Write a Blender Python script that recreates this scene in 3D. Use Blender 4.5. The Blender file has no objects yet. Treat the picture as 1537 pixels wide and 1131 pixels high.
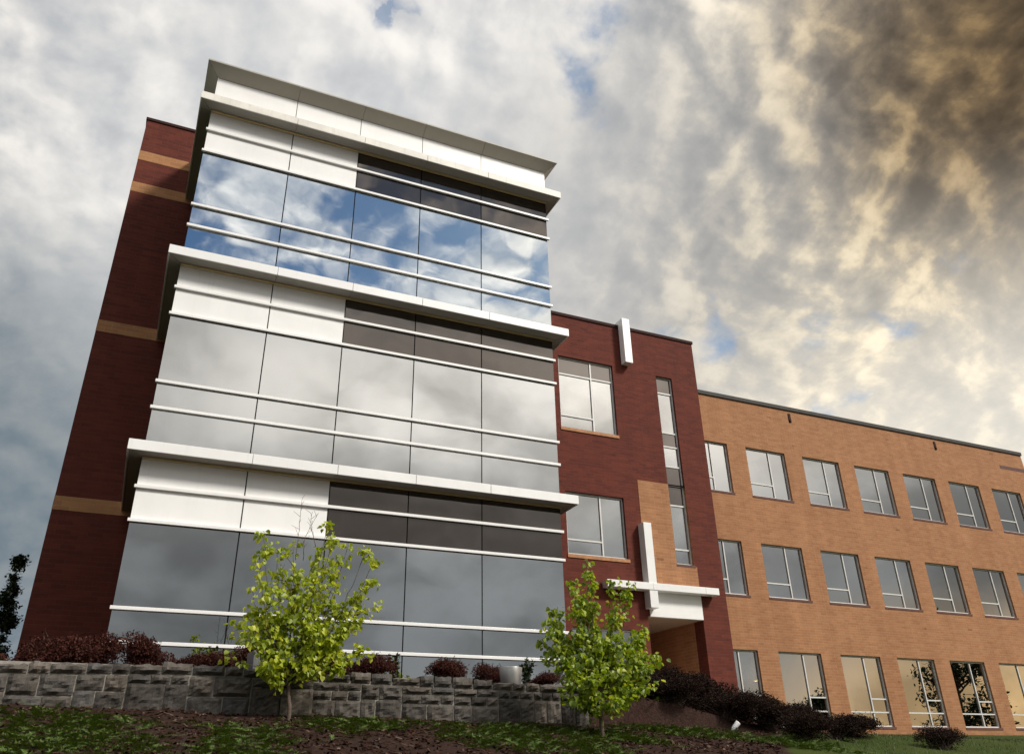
import bpy, bmesh, math, random
from mathutils import Vector, Matrix
C = bpy.context.scene
COL = C.collection
R = math.radians
PI = math.pi
rnd = random.Random(7)

# ------------------------------------------------------------------ camera
CAM = Vector((0.2508, -15.4806, -1.7350))
cr = Vector((0.91016954, -0.41372569, -0.02055375))
cu = Vector((-0.17357917, -0.42597482, 0.88792777))
cf = Vector((0.37611391, 0.80459711, 0.45952347))
cam = bpy.data.cameras.new('camera')
co = bpy.data.objects.new('camera', cam); COL.objects.link(co)
m = Matrix(((cr.x, cu.x, -cf.x, CAM.x), (cr.y, cu.y, -cf.y, CAM.y), (cr.z, cu.z, -cf.z, CAM.z), (0, 0, 0, 1)))
co.matrix_world = m
cam.sensor_fit = 'HORIZONTAL'; cam.sensor_width = 36
cam.lens = 1228.53 / 1537 * 36
cam.shift_x = (768.5 - 771.0) / 1537
cam.shift_y = -(565.5 - 545.2) / 1537
cam.clip_start = 0.1; cam.clip_end = 6000
C.camera = co
C.render.engine = 'CYCLES'
C.render.resolution_x = 1024; C.render.resolution_y = 753
C.view_settings.view_transform = 'Standard'; C.view_settings.look = 'None'
C.view_settings.gamma = 1; C.view_settings.use_curve_mapping = False
C.view_settings.exposure = 1.4
C.cycles.max_bounces = 8; C.cycles.transparent_max_bounces = 12
C.cycles.caustics_reflective = False; C.cycles.caustics_refractive = False

# ------------------------------------------------------------------ sun and sky
SUN_AZ, SUN_EL = R(38), R(40)          # azimuth from -Y towards +X
S = Vector((math.sin(SUN_AZ) * math.cos(SUN_EL), -math.cos(SUN_AZ) * math.cos(SUN_EL), math.sin(SUN_EL)))
sl = bpy.data.lights.new('sun', 'SUN'); sl.energy = 1.4; sl.angle = R(11); sl.color = (1.0, 0.95, 0.87)
so = bpy.data.objects.new('sun', sl); COL.objects.link(so)
so.rotation_euler = (-S).to_track_quat('-Z', 'Y').to_euler()

class NT:
    """tiny helper round a node tree"""
    def __init__(s, nt): s.nt = nt
    def n(s, t, **k):
        o = s.nt.nodes.new(t)
        for a, b in k.items(): setattr(o, a, b)
        return o
    def l(s, a, b): s.nt.links.new(a, b)
    def put(s, sock, v):
        if isinstance(v, bpy.types.NodeSocket): s.l(v, sock)
        elif v is not None: sock.default_value = v
    def math(s, op, a, b=None, c=None, clamp=False):
        o = s.n('ShaderNodeMath', operation=op, use_clamp=clamp)
        for i, v in enumerate((a, b, c)): s.put(o.inputs[i], v)
        return o.outputs[0]
    def vm(s, op, a, b=None, out=0):
        o = s.n('ShaderNodeVectorMath', operation=op)
        s.put(o.inputs[0], a)
        if b is not None:
            if op == 'SCALE': s.put(o.inputs[3], b)
            else: s.put(o.inputs[1], b)
        return o.outputs[out]
    def dot(s, a, b): return s.vm('DOT_PRODUCT', a, b, 1)
    def sstep(s, v, a, b, lo=0., hi=1.):
        o = s.n('ShaderNodeMapRange', interpolation_type='SMOOTHSTEP')
        s.put(o.inputs[0], v); s.put(o.inputs[1], a); s.put(o.inputs[2], b); s.put(o.inputs[3], lo); s.put(o.inputs[4], hi)
        return o.outputs[0]
    def mix(s, f, a, b, mode='MIX'):
        o = s.n('ShaderNodeMix', data_type='RGBA', blend_type=mode)
        s.put(o.inputs[0], f)
        for i, v in ((6, a), (7, b)):
            if isinstance(v, tuple) and len(v) == 3: v = (*v, 1)
            s.put(o.inputs[i], v)
        return o.outputs[2]
    dim = '3D'
    def noise(s, vec, scale, detail=4, rough=0.5, dist=0., out=0, lac=2.0):
        o = s.n('ShaderNodeTexNoise', noise_dimensions=s.dim)
        if vec is not None: s.l(vec, o.inputs['Vector'])
        o.inputs['Scale'].default_value = scale; o.inputs['Detail'].default_value = detail
        o.inputs['Roughness'].default_value = rough; o.inputs['Distortion'].default_value = dist
        o.inputs['Lacunarity'].default_value = lac
        return o.outputs[out]
    def ramp(s, f, stops, interp='LINEAR'):
        o = s.n('ShaderNodeValToRGB'); cr_ = o.color_ramp; cr_.interpolation = interp
        while len(cr_.elements) < len(stops): cr_.elements.new(0.5)
        for e, (p, c) in zip(cr_.elements, stops): e.position = p; e.color = (*c, 1)
        s.l(f, o.inputs[0]); return o.outputs[0]

W_ = bpy.data.worlds.new('World'); C.world = W_; W_.use_nodes = True
def build_world():
    nt = W_.node_tree; nt.nodes.clear(); t = NT(nt); t.dim = '2D'
    d = t.vm('NORMALIZE', t.n('ShaderNodeTexCoord').outputs['Generated'])
    sep = t.n('ShaderNodeSeparateXYZ'); t.l(d, sep.inputs[0]); x, y, z = sep.outputs
    zc = t.math('ADD', t.math('MAXIMUM', z, 0.0), 0.55)
    cmb = t.n('ShaderNodeCombineXYZ'); t.l(t.math('DIVIDE', x, zc), cmb.inputs[0]); t.l(t.math('DIVIDE', y, zc), cmb.inputs[1])
    P = t.vm('ADD', cmb.outputs[0], (3.7, 1.9, 0.0))
    def lobe(v, a, b):          # 1 near the world direction v, fading out
        return t.sstep(t.dot(d, tuple(Vector(v).normalized())), b, a)
    mul = lambda a, b: t.math('MULTIPLY', a, b)
    add = lambda a, b: t.math('ADD', a, b)
    sub = lambda a, b: t.math('SUBTRACT', a, b)
    right = t.sstep(x, 0.28, 0.70)                         # the warmer half
    front = t.sstep(y, -0.05, 0.2); back = sub(1.0, front)
    warp = t.vm('ADD', P, t.vm('SCALE', t.noise(P, 3.0, 3, 0.5, out=1), 0.10))
    L2 = Vector((0.6, -0.8, 0))
    big = t.noise(warp, 2.2, 4, 0.5)
    med = t.noise(warp, 6.5, 7, 0.56)
    med2 = t.noise(t.vm('ADD', warp, tuple(L2 * 0.03)), 6.5, 7, 0.56)
    fin = t.noise(warp, 17.0, 6, 0.58)
    fin2 = t.noise(t.vm('ADD', warp, tuple(L2 * 0.011)), 17.0, 6, 0.58)
    def puffs(v):                                          # heaped tops
        vo = t.n('ShaderNodeTexVoronoi', feature='SMOOTH_F1', voronoi_dimensions='2D'); t.l(v, vo.inputs['Vector'])
        vo.inputs['Scale'].default_value = 12.0; vo.inputs['Smoothness'].default_value = 0.6; vo.inputs['Detail'].default_value = 1.0; vo.inputs['Roughness'].default_value = 0.55
        return vo.outputs['Distance']
    wv = t.vm('ADD', warp, t.vm('SCALE', t.noise(P, 11.0, 4, 0.6, out=1), 0.07))
    pf = puffs(wv); pf2 = puffs(t.vm('ADD', wv, tuple(L2 * 0.022)))
    emb = add(mul(sub(med, med2), 2.3), mul(sub(pf2, pf), 1.5)); emb2 = mul(sub(fin, fin2), add(1.3, mul(right, 0.7)))
    cov = add(add(mul(big, 0.48), mul(sub(0.55, pf), 0.16)), add(mul(med, 0.33), mul(fin, 0.12)))
    elev_b = t.sstep(z, 0.44, 0.53)                        # behind the camera: broken cumulus high up, a sheet lower down
    lowsheet = mul(back, sub(1.0, elev_b))
    hole = add(mul(lobe((0.64, 0.52, 0.57), 0.998, 0.93), 0.55), lobe((0.03, 0.66, 0.76), 0.999, 0.975))
    hole = add(hole, add(lobe((-0.21, 0.72, 0.67), 0.999, 0.985), mul(lobe((0.75, 0.49, 0.45), 0.998, 0.95), 0.5)))
    hole = add(hole, add(mul(lobe((0.22, 0.62, 0.75), 0.998, 0.95), 0.8), mul(lobe((-0.19, 0.84, 0.52), 0.999, 0.985), 0.6)))
    thr = add(0.225, add(mul(mul(back, elev_b), 0.17), mul(hole, add(0.015, mul(t.sstep(fin, 0.45, 0.6), 0.05)))))
    thr = sub(thr, mul(lowsheet, 0.3))
    mask = t.sstep(sub(cov, thr), -0.03, 0.11)
    mask = t.math('MAXIMUM', mask, mul(front, 0.38))        # thin veil over the gaps
    contrast = mul(sub(1.0, mul(lowsheet, 0.8)), add(0.50, mul(right, 0.36)))
    thick = mul(sub(0.46, cov), sub(2.6, mul(right, 1.0)))                       # thin edges glow, thick bellies are grey
    lit = add(add(emb, emb2), thick)
    lit = t.sstep(add(sub(0.60, mul(right, 0.08)), mul(lit, contrast)), -0.30, 1.30)      # soft shoulder
    cool = t.ramp(lit, [(0.0, (0.23, 0.26, 0.29)), (0.35, (0.40, 0.415, 0.435)), (0.65, (0.60, 0.59, 0.575)), (1.0, (0.92, 0.87, 0.80))])
    warm = t.ramp(lit, [(0.0, (0.20, 0.18, 0.15)), (0.35, (0.34, 0.30, 0.24)), (0.62, (0.50, 0.425, 0.31)), (0.84, (0.80, 0.66, 0.43)), (1.0, (1.08, 0.90, 0.60))])
    cl = t.mix(right, cool, warm)
    dark = t.sstep(t.dot(d, tuple(Vector((0.74, 0.24, 0.63)).normalized())), 0.93, 1.0)     # heavy cloud, upper right
    cl = t.vm('MULTIPLY', cl, t.mix(dark, (1, 1, 1), (0.30, 0.24, 0.18)))
    bank = lobe((-0.16, 0.95, 0.27), 0.996, 0.93)                                           # blue-grey bank low on the left
    cl = t.mix(mul(bank, 0.8), cl, (0.10, 0.145, 0.18))
    glow = mul(t.sstep(z, 0.62, 0.30), mul(front, lobe((0.66, 0.64, 0.38), 0.985, 0.88)))
    cl = t.mix(mul(glow, 0.68), cl, (0.86, 0.82, 0.74))
    pale = lobe((0.16, 0.78, 0.62), 0.99, 0.90)
    cl = t.mix(mul(pale, 0.36), cl, (0.80, 0.79, 0.775))
    cl = t.mix(mul(lobe((0.47, 0.67, 0.57), 0.995, 0.95), 0.5), cl, (0.36, 0.365, 0.37))
    # the sheet behind the camera: darker and bluer low down, bright round the veiled sun, golden near the horizon on the right
    vn = add(mul(t.noise(P, 3.0, 3, 0.5), 0.62), mul(t.noise(warp, 8.0, 4, 0.5), 0.38))
    var = t.sstep(vn, 0.36, 0.64, 0.66, 1.36)
    lowc = t.mix(t.sstep(z, 0.12, 0.42), (0.225, 0.245, 0.258), (0.39, 0.405, 0.415))
    lowc = t.mix(t.sstep(z, 0.13, 0.02), lowc, (0.36, 0.32, 0.27))
    sung = t.sstep(t.dot(d, tuple(Vector((0.40, -0.78, 0.46)).normalized())), 0.80, 0.975)
    lowc = t.mix(mul(sung, t.sstep(z, 0.22, 0.42)), lowc, (1.18, 1.13, 1.05))
    gold = mul(t.sstep(x, 0.60, 0.78), t.sstep(z, 0.20, 0.05))
    lowc = t.mix(gold, lowc, (0.85, 0.58, 0.28))
    lowc = t.vm('SCALE', lowc, mul(var, add(0.86, mul(t.sstep(x, 0.0, 0.55), 0.40))))
    cl = t.vm('SCALE', cl, add(1.0, mul(mul(back, elev_b), 1.05)))
    cl = t.mix(mul(lowsheet, 0.90), cl, lowc)
    sky = t.n('ShaderNodeTexSky'); sky.sky_type = 'NISHITA'; sky.sun_disc = False
    sky.sun_elevation = SUN_EL; sky.sun_rotation = math.atan2(S.x, S.y); sky.altitude = 200; sky.air_density = 1.0; sky.dust_density = 0.5; sky.ozone_density = 2.0
    skyc = t.mix(1.0, sky.outputs[0], t.mix(back, (0.66, 0.74, 0.70), (0.28, 0.36, 0.40)), 'MULTIPLY')
    clb = t.vm('SCALE', cl, 4.4)                           # cloud radiance in the sky's own units
    out = t.mix(mask, skyc, clb)
    bg = t.n('ShaderNodeBackground'); t.l(out, bg.inputs[0]); bg.inputs[1].default_value = 0.1
    wo = t.n('ShaderNodeOutputWorld'); t.l(bg.outputs[0], wo.inputs[0])
build_world()
W_.cycles.sampling_method = 'MANUAL'; W_.cycles.sample_map_resolution = 256

# ------------------------------------------------------------------ tagging helpers
def link(o, parent=None):
    COL.objects.link(o)
    if parent is not None: o.parent = parent
    return o
def tag(o, label, cat, group=None, kind=None):
    if label: o['label'] = label
    if cat: o['category'] = cat
    if group: o['group'] = group
    if kind: o['kind'] = kind
    return o
def thing(name, label, cat, loc=(0, 0, 0), rz=0, group=None):
    o = bpy.data.objects.new(name, None); o.empty_display_size = 0.2
    o.location = loc; o.rotation_euler = (0, 0, rz); link(o)
    return tag(o, label, cat, group)

class MB:
    """collects boxes, prisms, tubes and faces for ONE mesh"""
    def __init__(s): s.v = []; s.f = []; s.mi = []; s.cur = 0; s.sm = []
    def add(s, vs, fs, smooth=False):
        b = len(s.v); s.v += [tuple(q) for q in vs]
        for f in fs: s.f.append(tuple(b + i for i in f)); s.mi.append(s.cur); s.sm.append(smooth)
        return s
    def box(s, x0, x1, y0, y1, z0, z1):
        vs = [(x, y, z) for z in (z0, z1) for (x, y) in ((x0, y0), (x1, y0), (x1, y1), (x0, y1))]
        return s.add(vs, [(3, 2, 1, 0), (4, 5, 6, 7), (0, 1, 5, 4), (1, 2, 6, 5), (2, 3, 7, 6), (3, 0, 4, 7)])
    def loft(s, rings, cap=True, closed=True, smooth=False):
        n = len(rings[0]); vs = [p for r_ in rings for p in r_]; fs = []
        for k in range(len(rings) - 1):
            for i in range(n if closed else n - 1):
                j = (i + 1) % n
                fs.append((k * n + i, k * n + j, (k + 1) * n + j, (k + 1) * n + i))
        s.add(vs, fs, smooth)
        if cap:
            b = len(s.v) - len(vs)
            s.f.append(tuple(b + i for i in reversed(range(n)))); s.mi.append(s.cur); s.sm.append(False)
            s.f.append(tuple(b + (len(rings) - 1) * n + i for i in range(n))); s.mi.append(s.cur); s.sm.append(False)
        return s
    def prism(s, poly, z0, z1):
        """vertical prism on a plan polygon; z0/z1 numbers or per-point lists"""
        n = len(poly)
        a = z0 if isinstance(z0, (list, tuple)) else [z0] * n
        b = z1 if isinstance(z1, (list, tuple)) else [z1] * n
        return s.loft([[(p[0], p[1], a[i]) for i, p in enumerate(poly)], [(p[0], p[1], b[i]) for i, p in enumerate(poly)]])
    def tube(s, pts, rad, n=6, cap=True):
        pts = [Vector(p) for p in pts]; rings = []
        for i, p in enumerate(pts):
            a = pts[max(i - 1, 0)]; b = pts[min(i + 1, len(pts) - 1)]
            d = (b - a).normalized(); u = d.orthogonal().normalized() if abs(d.z) > 0.9 else d.cross(Vector((0, 0, 1))).normalized()
            w = d.cross(u); rr = rad[i] if isinstance(rad, (list, tuple)) else rad
            rings.append([p + (u * math.cos(2 * PI * k / n) + w * math.sin(2 * PI * k / n)) * rr for k in range(n)])
        return s.loft(rings, cap, True, True)
    def lathe(s, prof, n=20, cx=0, cy=0):
        rings = [[(cx + r_ * math.cos(2 * PI * k / n), cy + r_ * math.sin(2 * PI * k / n), z) for k in range(n)] for r_, z in prof]
        return s.loft(rings, True, True, True)
    def mesh(s, name, mats):
        me = bpy.data.meshes.new(name); me.from_pydata(s.v, [], s.f)
        for mm in (mats if isinstance(mats, (list, tuple)) else [mats]): me.materials.append(mm)
        me.polygons.foreach_set('material_index', s.mi); me.polygons.foreach_set('use_smooth', s.sm)
        me.update(); return me
    def build(s, name, mats, parent=None, fix=True):
        me = s.mesh(name, mats)
        if fix:
            bm = bmesh.new(); bm.from_mesh(me); bmesh.ops.recalc_face_normals(bm, faces=bm.faces); bm.to_mesh(me); bm.free()
        return link(bpy.data.objects.new(name, me), parent)

def bevel(o, w=0.006, seg=2):
    b = o.modifiers.new('bevel', 'BEVEL'); b.width = w; b.segments = seg; b.limit_method = 'ANGLE'
    return o

# ------------------------------------------------------------------ materials
def new_mat(name):
    mt = bpy.data.materials.new(name); mt.use_nodes = True; mt.node_tree.nodes.clear(); return mt, NT(mt.node_tree)
def finish(t, shader):
    o = t.n('ShaderNodeOutputMaterial'); t.l(shader, o.inputs[0])
def pbsdf(t, col, rough=0.6, metal=0., spec=0.5, normal=None):
    b = t.n('ShaderNodeBsdfPrincipled')
    if isinstance(col, tuple): col = (*col, 1)
    t.put(b.inputs['Base Color'], col); t.put(b.inputs['Roughness'], rough); t.put(b.inputs['Metallic'], metal)
    b.inputs['Specular IOR Level'].default_value = spec
    if normal is not None: t.l(normal, b.inputs['Normal'])
    return b.outputs[0]
def bump(t, h, strength, dist=0.01):
    b = t.n('ShaderNodeBump'); b.inputs['Strength'].default_value = strength; b.inputs['Distance'].default_value = dist
    t.l(h, b.inputs['Height']); return b.outputs[0]

def m_plain(name, col, rough=0.5, metal=0., var=0.06, scale=3., spec=0.5, streak=0., wave=0.):
    mt, t = new_mat(name)
    oc = t.n('ShaderNodeTexCoord').outputs['Object']
    n = t.noise(oc, scale, 5, 0.6)
    c = t.mix(t.sstep(n, 0.35, 0.7), tuple(v * (1 - var) for v in col), tuple(min(1, v * (1 + var)) for v in col))
    if streak:
        mp = t.n('ShaderNodeMapping'); mp.inputs['Scale'].default_value = (14, 14, 0.7); t.l(oc, mp.inputs[0])
        c = t.mix(t.math('MULTIPLY', t.sstep(t.noise(mp.outputs[0], 1.0, 4, 0.6), 0.52, 0.8), streak), c, tuple(v * 0.45 for v in col))
    finish(t, pbsdf(t, c, t.math('ADD', rough - 0.05, t.math('MULTIPLY', n, 0.1)), metal, spec, bump(t, t.noise(oc, 1.1, 2, 0.4), 1.0, wave) if wave else None)); return mt

def m_brick(name, c1, c2, mortar, dark, h=0.1, w=0.3, streak=0.5):
    mt, t = new_mat(name)
    oc = t.n('ShaderNodeTexCoord').outputs['Object']
    sp = t.n('ShaderNodeSeparateXYZ'); t.l(oc, sp.inputs[0])
    cb = t.n('ShaderNodeCombineXYZ'); t.l(t.math('ADD', sp.outputs[0], sp.outputs[1]), cb.inputs[0]); t.l(sp.outputs[2], cb.inputs[1])
    uv = cb.outputs[0]
    def br(vec, a, b, mo, bias=0.):
        n = t.n('ShaderNodeTexBrick'); t.l(vec, n.inputs['Vector'])
        n.inputs['Color1'].default_value = (*a, 1); n.inputs['Color2'].default_value = (*b, 1); n.inputs['Mortar'].default_value = (*mo, 1)
        n.inputs['Scale'].default_value = 1; n.inputs['Brick Width'].default_value = w; n.inputs['Row Height'].default_value = h
        n.inputs['Mortar Size'].default_value = 0.007; n.inputs['Mortar Smooth'].default_value = 0.2; n.inputs['Bias'].default_value = bias
        return n
    b1 = br(uv, c1, c2, mortar)
    b2 = br(uv, (0, 0, 0), (1, 1, 1), (0.5, 0.5, 0.5), -0.35)      # odd dark-fired bricks
    patch = t.noise(uv, 0.55, 5, 0.62)
    mp = t.n('ShaderNodeMapping'); mp.inputs['Scale'].default_value = (1.1, 7.5, 1); t.l(uv, mp.inputs[0])
    lay = t.noise(mp.outputs[0], 1.0, 4, 0.6)
    c = t.mix(t.math('MULTIPLY', t.sstep(lay, 0.42, 0.72), streak), b1.outputs[0], dark)
    c = t.mix(t.math('MULTIPLY', t.sstep(patch, 0.45, 0.8), 0.35), c, tuple(v * 1.25 for v in c1))
    odd = t.math('MULTIPLY', t.math('GREATER_THAN', t.noise(uv, 1.7, 2, 0.5), 0.58), t.math('MULTIPLY', t.n('ShaderNodeSeparateColor').outputs[0], 0))
    sc = t.n('ShaderNodeSeparateColor'); t.l(b2.outputs[0], sc.inputs[0])
    odd = t.math('MULTIPLY', t.sstep(t.noise(uv, 0.9, 3, 0.6), 0.56, 0.70), t.math('GREATER_THAN', sc.outputs[0], 0.62))
    c = t.mix(t.math('MULTIPLY', odd, 0.55), c, tuple(v * 0.45 for v in dark))
    mp2 = t.n('ShaderNodeMapping'); mp2.inputs['Scale'].default_value = (1.6, 0.16, 1); t.l(uv, mp2.inputs[0])
    c = t.mix(1.0, c, t.ramp(t.noise(mp2.outputs[0], 1.0, 5, 0.62), [(0.36, (0.90, 0.88, 0.87)), (0.56, (1.0, 1.0, 1.0)), (0.72, (1.10, 1.08, 1.05))]), 'MULTIPLY')
    h_ = t.math('SUBTRACT', t.math('MULTIPLY', t.noise(uv, 60, 3, 0.6), 0.35), b1.outputs['Fac'])
    finish(t, pbsdf(t, c, 0.86, 0, 0.25, bump(t, h_, 0.6, 0.006))); return mt

def m_glass(name, refl, tint, warp, wscale, gcol=(0.92, 0.97, 1.0)):
    mt, t = new_mat(name)
    oc = t.n('ShaderNodeTexCoord').outputs['Object']
    rn = t.n('ShaderNodeObjectInfo').outputs['Random']
    off = t.vm('SCALE', (17.3, 5.1, 31.7), t.math('MULTIPLY', rn, 9.0))
    v = t.vm('ADD', oc, off)
    h = t.noise(v, wscale, 1.5, 0.45, 0.3)
    nm = bump(t, h, 1.0, warp)
    g = t.n('ShaderNodeBsdfGlossy'); g.inputs['Color'].default_value = (*gcol, 1); g.inputs['Roughness'].default_value = 0.0; t.l(nm, g.inputs['Normal'])
    tr = t.n('ShaderNodeBsdfTransparent'); tr.inputs['Color'].default_value = (*tint, 1)
    fr = t.n('ShaderNodeFresnel'); fr.inputs[0].default_value = 1.5
    f = t.math('ADD', refl, t.math('MULTIPLY', fr.outputs[0], 0.6), clamp=True)
    mx = t.n('ShaderNodeMixShader'); t.l(f, mx.inputs[0]); t.l(tr.outputs[0], mx.inputs[1]); t.l(g.outputs[0], mx.inputs[2])
    finish(t, mx.outputs[0]); return mt

def m_spandrel(name, col, refl, warp):
    mt, t = new_mat(name)
    oc = t.n('ShaderNodeTexCoord').outputs['Object']
    rn = t.n('ShaderNodeObjectInfo').outputs['Random']
    v = t.vm('ADD', oc, t.vm('SCALE', (17.3, 5.1, 31.7), t.math('MULTIPLY', rn, 9.0)))
    nm = bump(t, t.noise(v, 0.9, 1.5, 0.45), 1.0, warp)
    g = t.n('ShaderNodeBsdfGlossy'); g.inputs['Color'].default_value = (1, 0.9, 0.82, 1); g.inputs['Roughness'].default_value = 0.02; t.l(nm, g.inputs['Normal'])
    b = pbsdf(t, col, 0.5, 0, 0.0)
    mx = t.n('ShaderNodeMixShader'); mx.inputs[0].default_value = refl; t.l(b, mx.inputs[1]); t.l(g.outputs[0], mx.inputs[2])
    finish(t, mx.outputs[0]); return mt

def m_leaf(name, stops, trans=0.35, rough=0.55, tcol=None, gloss=0.04):
    mt, t = new_mat(name)
    rp = t.n('ShaderNodeNewGeometry').outputs['Random Per Island']
    c = t.ramp(rp, stops)
    d = t.n('ShaderNodeBsdfDiffuse'); t.l(c, d.inputs[0])
    tr = t.n('ShaderNodeBsdfTranslucent'); t.l(t.mix(1.0, c, tcol or (1.25, 1.2, 0.6), 'MULTIPLY'), tr.inputs[0])
    m1 = t.n('ShaderNodeMixShader'); m1.inputs[0].default_value = trans; t.l(d.outputs[0], m1.inputs[1]); t.l(tr.outputs[0], m1.inputs[2])
    g = t.n('ShaderNodeBsdfGlossy'); g.inputs['Roughness'].default_value = rough; g.inputs['Color'].default_value = (1, 1, 1, 1)
    m2 = t.n('ShaderNodeMixShader'); m2.inputs[0].default_value = gloss; t.l(m1.outputs[0], m2.inputs[1]); t.l(g.outputs[0], m2.inputs[2])
    finish(t, m2.outputs[0]); return mt

M = {}
M['red'] = m_brick('red_brick', (0.140, 0.031, 0.018), (0.100, 0.022, 0.014), (0.120, 0.042, 0.027), (0.068, 0.017, 0.012), 0.1, 0.3, 0.5)
M['tan'] = m_brick('tan_brick', (0.385, 0.188, 0.090), (0.320, 0.146, 0.066), (0.40, 0.24, 0.142), (0.255, 0.110, 0.048), 0.1, 0.3, 0.38)
M['band'] = m_brick('tan_band_brick', (0.42, 0.21, 0.09), (0.34, 0.16, 0.07), (0.40, 0.24, 0.13), (0.27, 0.12, 0.055), 0.1, 0.3, 0.4)
M['white'] = m_plain('white_metal', (0.80, 0.79, 0.77), 0.38, 0, 0.03, 1.2, 0.5, 0.10)
M['panel'] = m_plain('white_panel', (0.82, 0.81, 0.79), 0.38, 0, 0.03, 0.9, 0.5, 0.10, 0.02)
M['stained'] = m_plain('weathered_white_metal', (0.74, 0.71, 0.64), 0.5, 0, 0.08, 2.0, 0.4, 0.25)
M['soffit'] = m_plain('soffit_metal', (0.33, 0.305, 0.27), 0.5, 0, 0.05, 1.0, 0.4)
M['trim'] = m_plain('cream_trim', (0.55, 0.42, 0.22), 0.5, 0, 0.05)
M['gasket'] = m_plain('black_gasket', (0.012, 0.012, 0.013), 0.6, 0, 0.05)
M['alu'] = m_plain('pale_frame_metal', (0.62, 0.61, 0.58), 0.4, 0.0, 0.04, 4.0)
M['coping'] = m_plain('grey_coping', (0.06, 0.056, 0.052), 0.7, 0.0, 0.1, 3., 0.2)
M['redcoping'] = m_plain('red_coping', (0.035, 0.014, 0.012), 0.75, 0.0, 0.1, 3., 0.15)
M['sill'] = m_plain('brown_sill', (0.105, 0.045, 0.036), 0.8, 0, 0.15, 8)
M['tansill'] = m_plain('tan_sill', (0.40, 0.19, 0.085), 0.8, 0, 0.15, 8)
M['roof'] = m_plain('roof_membrane', (0.25, 0.24, 0.23), 0.8)
M['inner'] = m_plain('interior_paint', (0.30, 0.28, 0.25), 0.8)
M['innerdark'] = m_plain('interior_dark', (0.10, 0.10, 0.10), 0.8)
M['column'] = m_plain('interior_column', (0.72, 0.64, 0.50), 0.7)
M['glass_top'] = m_glass('curtain_glass_top', 0.50, (0.20, 0.23, 0.25), 0.009, 0.7)
M['glass'] = m_glass('curtain_glass', 0.46, (0.22, 0.25, 0.26), 0.007, 0.6, (0.98, 0.98, 0.97))
M['wglass'] = m_glass('window_glass', 0.43, (0.45, 0.46, 0.45), 0.003, 0.8, (0.98, 0.96, 0.93))
M['spandrel'] = m_spandrel('spandrel_glass', (0.020, 0.015, 0.013), 0.10, 0.012)

# ------------------------------------------------------------------ ground
def ss(a, b, t):
    t = max(0., min(1., (t - a) / (b - a))); return t * t * (3 - 2 * t)
def terrain(x, y):
    if y < -4: lo = -0.80 - 0.022 * x + 0.20 * (y + 4)
    else: lo = -0.80 - 0.022 * x + (y + 4) / 14.35 * (0.63 + 0.022 * x)
    if y < -20: lo = -0.80 - 0.022 * x - 3.2
    if y > 10.35: lo = -0.17
    lo = max(-4.4, min(lo, -0.17))
    te = -0.42 + 0.40 * ss(-4, 0.5, y)
    d = ((x - 6.6) * 0.70 - (y + 4) * 0.714)
    mm = ss(-0.2, 3.0, d)
    if y < -3.8: return lo
    return te * (1 - mm) + lo * mm
def bumpy(x, y):
    return 0.02 * math.sin(3.1 * x + 1.7 * y) * math.sin(2.3 * y - 0.9 * x) + 0.012 * math.sin(7.3 * x - 3 * y + 1) * math.sin(6.1 * y + 2)
def axis(lo, hi, step, far):
    a = [lo + step * i for i in range(int((hi - lo) / step) + 1)]
    k = step * 2; v = a[-1]; up = []
    while v < far: v += k; up.append(v); k *= 1.6
    k = step * 2; v = a[0]; dn = []
    while v > -far: v -= k; dn.append(v); k *= 1.6
    return dn[::-1] + a + up
def m_ground():
    mt, t = new_mat('mulch_and_grass')
    oc = t.n('ShaderNodeTexCoord').outputs['Object']
    sp = t.n('ShaderNodeSeparateXYZ'); t.l(oc, sp.inputs[0]); x, y, z = sp.outputs
    n1 = t.noise(oc, 5, 5, 0.6); n2 = t.noise(oc, 34, 4, 0.65); n3 = t.noise(oc, 1.1, 3, 0.5)
    mulch = t.ramp(n2, [(0.30, (0.012, 0.007, 0.006)), (0.5, (0.030, 0.015, 0.011)), (0.68, (0.058, 0.030, 0.021)), (0.8, (0.11, 0.07, 0.05))])
    mulch = t.mix(t.sstep(n1, 0.4, 0.7), mulch, t.mix(1.0, mulch, (0.75, 0.65, 0.6), 'MULTIPLY'))
    gn = t.noise(oc, 60, 3, 0.7)
    grass = t.ramp(gn, [(0.3, (0.018, 0.030, 0.005)), (0.55, (0.038, 0.058, 0.008)), (0.8, (0.065, 0.088, 0.014))])
    grass = t.mix(t.math('MULTIPLY', t.sstep(n3, 0.4, 0.7), 0.5), grass, (0.060, 0.070, 0.016))
    edge = t.math('ADD', t.math('SUBTRACT', x, t.math('MULTIPLY', t.math('ADD', y, 4.0), 0.85)), t.math('MULTIPLY', n3, 0.8))
    isg = t.sstep(edge, 10.6, 10.9)
    far = t.sstep(y, -8.6, -9.2); isg = t.math('MAXIMUM', isg, far)
    isg = t.math('MAXIMUM', isg, t.sstep(y, 16, 16.5)); isg = t.math('MAXIMUM', isg, t.sstep(x, -5.0, -6.0))
    c = t.mix(isg, mulch, grass)
    c = t.mix(far, c, t.mix(n2, (0.05, 0.05, 0.05), (0.10, 0.098, 0.095)))      # grey ground added out of view behind the camera, cuts green bounce light
    h = t.math('ADD', t.math('MULTIPLY', n2, 0.6), t.math('MULTIPLY', gn, 0.4))
    finish(t, pbsdf(t, c, 0.95, 0, 0.15, bump(t, h, 0.9, 0.03))); return mt
M['ground'] = m_ground()
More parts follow.
